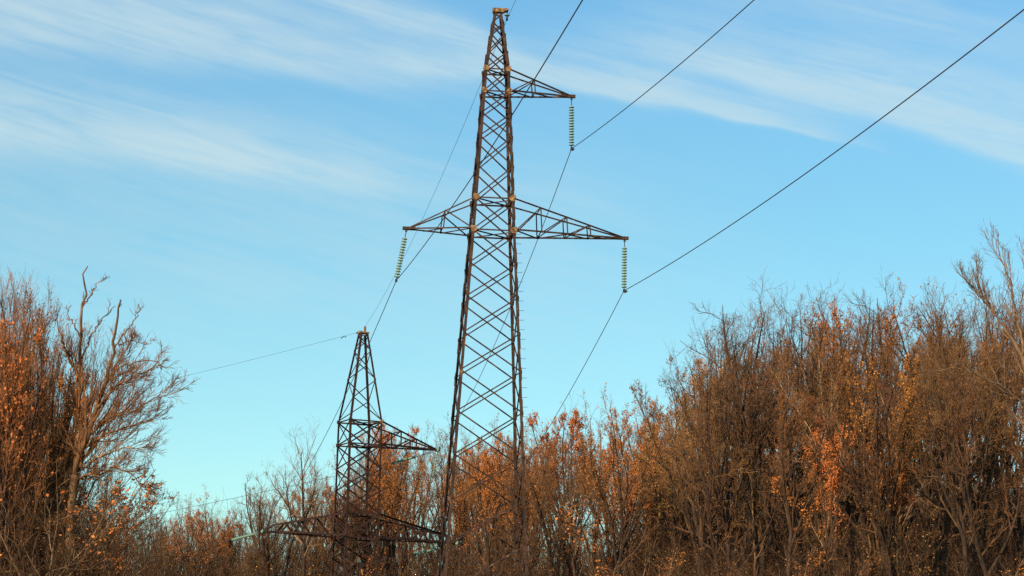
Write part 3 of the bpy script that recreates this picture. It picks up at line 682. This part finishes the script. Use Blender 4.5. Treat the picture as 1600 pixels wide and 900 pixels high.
# saplings along the wood's edge
def saplings(rows, px0, px1, spacing, tops, where, mix=(0, 1, 2)):
    n = 0
    for Y in rows:
        x = px0
        while x < px1:
            y = Y + rs.uniform(-3, 3); px = x + rs.uniform(-10, 10); p0 = at(px, rs.uniform(*tops), y); H = p0[2] - gz(p0[0], y)
            pi = rs.choice(mix); p = PR['sapling'][pi]; s = H / p.H; lab = ('orange-leaved ' if pi == 2 else 'ochre-leaved ' if pi == 1 else 'brown-leaved ') + 'sapling ' + where
            place_tree(p, p0[0], y, (s ** .7 * rs.uniform(.9, 1.3), s), rs.random() * 6.28, 'sapling', lab, 'sapling', lab + ' group'); n += 1
            x += spacing * rs.uniform(.7, 1.3)
    print('saplings', n)
saplings([128], 1060, 1640, 120, (780, 880), 'at the foot of the right-hand wood')
saplings([183], 720, 1080, 80, (780, 870), 'at the foot of the middle wood')
saplings([246], 130, 720, 55, (815, 885), 'at the foot of the back wood')
saplings([91], -60, 140, 40, (720, 860), 'at the foot of the left thicket', (0, 0, 2))

# --- named trees: drawn as leaders through space
def leader(px_pts, Y, ra, rb, depth=None):
    P = []
    for i, q in enumerate(px_pts): P.append(at(q[0], q[1], Y + (q[2] if len(q) > 2 else 0)))
    return P, ra, rb
def hero(name, label, Y, specs, seed, bark, twig, groups, leaves=None, nleaf=0, cat='tree'):
    """specs: leaders; groups: list of (leader indices, grow kwargs)"""
    rng = np.random.default_rng(seed); foot = np.array(at(specs[0][0][0][0], specs[0][0][0][1], Y)); base = np.array((foot[0], Y, gz(foot[0], Y)))
    root = thing(name, label, cat, base); ld = []
    for i, (pp, ra, rb) in enumerate(specs):
        P = np.array([at(q[0], q[1], Y + (q[2] if len(q) > 2 else 0)) for q in pp])
        if i == 0: P = np.concatenate([[base - (0, 0, .3)], P])
        ld.append((resample(P, 22) - base, ra, rb))
    for i, (P, ra, rb) in enumerate(ld):
        # roughen the drawn line a little
        w = rng.standard_normal(P.shape) * .03; w[0] = 0; P = P + w
        tt = np.linspace(0, 1, len(P)); rad = ra * (1 - tt) ** .8 + rb * (1 - (1 - tt) ** .8)
        me = quads_mesh('trunk' if i == 0 else 'limb', *tubes([(P[None], rad[None], 8)]), M[bark]); o = link(bpy.data.objects.new('trunk' if i == 0 else 'limb', me)); o.parent = root
    allc = []
    for idx, kw in groups:
        tr, cr = grow([ld[i] for i in idx], rng, **kw); allc += cr
    me = quads_mesh('branches', *tubes(allc), M[twig]); o = link(bpy.data.objects.new('branches', me)); o.parent = root
    if leaves: me = leaf_mesh('leaves', pick(allc[1:4], nleaf, rng), .14, M[leaves], rng); o = link(bpy.data.objects.new('leaves', me)); o.parent = root
    return root
sparse = lambda t: .25 + .25 * (1 - t)
# left: pale old tree with two dead leaders and a fan of fine branches to the right
hero('old_tree', 'pale-trunked bare tree on the left with dead crooked tops and branches sweeping right', 94, [
    ([(106, 892), (109, 840), (113, 790), (118, 742)], .19, .14),
    ([(118, 742), (121, 690), (123, 640, .5), (127, 560, .5), (125, 505, 0), (133, 455, 0), (131, 430, 0), (136, 413, 0)], .10, .02),
    ([(118, 742), (133, 692, -1), (150, 640, -1), (168, 590, -1.5), (177, 545, -1.5), (183, 500, -1.5), (188, 468, -2)], .11, .024),
    ([(168, 590, -1.5), (190, 572, -2), (215, 565, -2), (240, 564, -2), (262, 577, -2.5)], .032, .010),
    ([(178, 545, -1.5), (195, 520, -2), (208, 505, -2), (219, 486, -2), (217, 474, -2)], .032, .010),
    ([(127, 530), (112, 500, 0), (107, 500, 0), (104, 478, 0)], .03, .008),
    ([(128, 480), (142, 462, 0), (152, 442, 0), (172, 432, 0)], .03, .008),
    ([(150, 640, -1), (180, 603, -2), (210, 588, -3), (238, 578, -3), (250, 560, -3)], .05, .008),
    ([(140, 675, -1), (175, 650, -2), (208, 642, -3), (240, 625, -3), (264, 606, -3.5)], .055, .008),
    ([(133, 700, 0), (165, 678, -2), (200, 668, -3), (235, 655, -3), (262, 636, -3)], .05, .008),
    ([(124, 735, 0), (155, 714, -2), (190, 700, -3), (220, 700, -3), (238, 716, -3)], .045, .008),
    ([(121, 750, 0), (150, 738, -1), (180, 730, -2), (208, 742, -2), (228, 768, -2)], .045, .008),
    ([(128, 600, 0), (108, 560, 0), (92, 520, -1), (88, 485, -1)], .06, .012),
    ([(160, 612, -1), (182, 572, 0), (198, 545, 0), (206, 530, 0)], .04, .008),
    ([(186, 540, -1.5), (202, 532, -2), (225, 536, -2), (240, 530, -2)], .022, .008),
    ([(127, 560), (145, 520, 1), (160, 497, 1), (182, 478, 1)], .04, .010),
], 71, 'sun_bark', 'twig', [
    ((1,), dict(dens=.35, l1=(.2, 1), l1len=.14, ang=38, wander=.2, twig=.4, shape=sparse)),
    ((2,), dict(dens=.5, l1=(.2, 1), l1len=.16, ang=34, wander=.18, twig=.4, shape=sparse)),
    ((3, 4, 5, 6, 14, 15), dict(dens=.3, l1=(.2, 1), l1len=.25, ang=35, wander=.2, twig=.2)),
    ((7, 8, 9, 10, 11, 13), dict(dens=1.0, l1=(.0, .95), l1len=.30, ang=24, upb=.07, wander=.09, bias=(1, -.1, .3), bw=.2, twig=1.3, a2=24, f2=.74)),
    ((1, 2, 12), dict(dens=.8, l1=(.0, .38), l1len=.24, ang=28, upb=.15, wander=.08, bias=(.5, 0, .3), bw=.3, a2=24, f2=.7)),
])
# right edge: tall wide-forking tree rising above the wood
hero('tall_tree', 'tall bare tree at the right edge whose two forked limbs stand above the wood', 118, [
    ([(1640, 900), (1628, 780), (1612, 640), (1600, 560), (1570, 512)], .17, .07),
    ([(1570, 512), (1546, 480, 0), (1520, 448, -.5), (1500, 422, -1)], .055, .010),
    ([(1602, 560), (1588, 490, .5), (1578, 440, .5), (1562, 400, .5), (1556, 376, .5)], .065, .010),
    ([(1604, 590), (1612, 500, 1), (1606, 430, 1), (1600, 388, 1)], .06, .010),
    ([(1552, 488), (1530, 450, .6), (1524, 405, .6)], .05, .01),
    ([(1612, 640), (1560, 600, -1), (1500, 575, -2), (1450, 580, -2)], .045, .008),
], 72, 'tan_bark', 'grey_twig', [((1, 2, 3, 4), dict(dens=1.2, l1=(.1, 1), l1len=.33, ang=26, upb=.14, wander=.09, a2=26, twig=.8)), ((0,), dict(dens=1, l1=(.4, 1), l1len=.2, ang=32)), ((5,), dict(dens=.8, l1=(.1, 1), l1len=.25, ang=30, twig=.6))])

# left of the far pylon: round-headed bare tree that tops the low wood
hero('tall_tree', 'round-headed bare tree standing above the low wood just left of the far pylon', 240, [
    ([(474, 900), (475, 860), (474, 810), (473, 760), (470, 706)], .24, .03),
    ([(474, 830), (450, 790, 0), (432, 765, 1), (420, 745, 1)], .10, .015),
    ([(475, 850), (455, 810, -1), (448, 770, -2), (446, 735, -2)], .10, .015),
    ([(474, 820), (488, 780, 0), (494, 745, 0), (490, 722, 0)], .09, .015),
], 73, 'bark', 'grey_twig', [((0,), dict(dens=1.2, l1=(.45, 1), l1len=.3, ang=42)), ((1, 2, 3), dict(dens=1, l1=(.2, 1), l1len=.36, ang=38))])

# dead leaning pale stems that catch the sun in the right-hand wood
for k, (pts, Y, lab) in enumerate([
    ([(1405, 770), (1410, 735), (1413, 700), (1416, 660)], 139, 'thin pale standing trunk between dark trees in the right-hand wood'),
    ([(1402, 680), (1391, 660), (1384, 640), (1374, 610)], 138, 'thin pale leaning bough high in the right-hand wood'),
    ([(1358, 880), (1356, 800), (1354, 760), (1348, 720)], 131, 'slim pale birch-like stem low in the right-hand wood'),
    ([(1174, 742), (1166, 734), (1158, 725), (1151, 712)], 138, 'short pale dead branch stub caught among dark trunks on the right'),
    ([(756, 880), (759, 865), (762, 845), (766, 812)], 192, 'short pale trunk seen between the legs of the tall pylon'),
]):
    hero('dead_tree', lab, Y, [([(pts[0][0] - 2, 905)] + pts if pts[0][1] > 760 else [(pts[0][0] + 6, 905), (pts[0][0] + 3, (905 + pts[0][1]) / 2)] + pts, .07, .03)], 90 + k, 'sun_bark', 'grey_twig', [((0,), dict(dens=.8, l1=(.45, 1), l1len=.14, ang=36, twig=.5))])

# ------------------------------------------------------------------ undergrowth and far wood (nobody could count these)
def thicket(name, n, box, H, mats, nleaf, seed, leafmat, r=.02, sp=.2):
    rng = np.random.default_rng(seed); B = n; px = rng.uniform(box[0], box[1], n); yy = rng.uniform(box[2], box[3], n)
    xx = np.array([at(a, 900, b)[0] for a, b in zip(px, yy)]); zz_ = np.array([gz(a, b) for a, b in zip(xx, yy)])
    h = rng.uniform(H[0], H[1], n); pts = np.zeros((n, 7, 3)); pts[:, 0] = np.stack([xx, yy, zz_ - .1], 1); d = norm(np.stack([rng.normal(0, sp, n), rng.normal(0, sp, n), np.ones(n)], 1))
    for j in range(1, 7): d = norm(d + rng.standard_normal(d.shape) * .08); pts[:, j] = pts[:, j - 1] + d * (h / 6)[:, None]
    rad = r * (h / H[1])[:, None] * np.linspace(1.2, .3, 7)[None]
    A, RA = spawn(pts, rad, 7, .15, 1, 38, 12, lambda t, pl, r_: pl * (.42 - .22 * t) * (.6 + .7 * r_.random(t.shape)), 4, .1, .15, .6, .005, rng)
    B2, RB = spawn(A, RA, 4, .15, 1, 36, 12, lambda t, pl, r_: pl * (.5 - .2 * t) * (.6 + .7 * r_.random(t.shape)), 3, .1, .15, .7, .004, rng)
    RA = np.maximum(RA, .008); RB = np.maximum(RB, .007)
    base = np.array((0, 0, 0)); me = quads_mesh(name, *tubes([(pts, rad, 4), (A, RA, 3), (B2, RB, 3)]), M[mats]); o = link(bpy.data.objects.new(name, me)); o['kind'] = 'stuff'
    if nleaf:
        lm = leaf_mesh('dead_leaves', pick([(A, RA, 3), (B2, RB, 3)], nleaf, rng), .11, M[leafmat], rng); q = link(bpy.data.objects.new('dead_leaves', lm)); q.parent = o; q['kind'] = 'stuff'
    return o
tag(thicket('undergrowth', 600, (1030, 1660, 138, 172), (3, 7.0), 'shaded_twig', 16000, 81, 'shaded_litter'), 'dense brown undergrowth filling the right-hand wood', 'undergrowth')
tag(thicket('undergrowth', 500, (730, 1080, 190, 220), (3, 8), 'shaded_twig', 14000, 82, 'shaded_litter'), 'rusty undergrowth filling the wood in the middle', 'undergrowth')
tag(thicket('undergrowth', 600, (100, 760, 250, 290), (5, 11), 'shaded_twig', 22000, 83, 'shaded_litter'), 'reddish undergrowth below the low wood at the back', 'undergrowth')
tag(thicket('undergrowth', 420, (-90, 100, 98, 122), (3, 8), 'shaded_twig', 3000, 84, 'shaded_litter'), 'tangled undergrowth below the thicket on the left', 'undergrowth')
tag(thicket('far_wood', 2000, (80, 1100, 300, 350), (9, 16), 'shaded_twig', 60000, 85, 'shaded_litter', .09, .06), 'far-off brown wood seen through the back trees', 'wood')
tag(thicket('far_wood', 2200, (1000, 1680, 190, 225), (9, 15), 'shaded_twig', 50000, 86, 'shaded_litter', .09, .06), 'far-off brown wood seen through the right-hand trees', 'wood')

C.cycles.use_denoising = False
C.cycles.max_bounces = 5; C.cycles.transparent_max_bounces = 4
print('objects', len(C.objects))
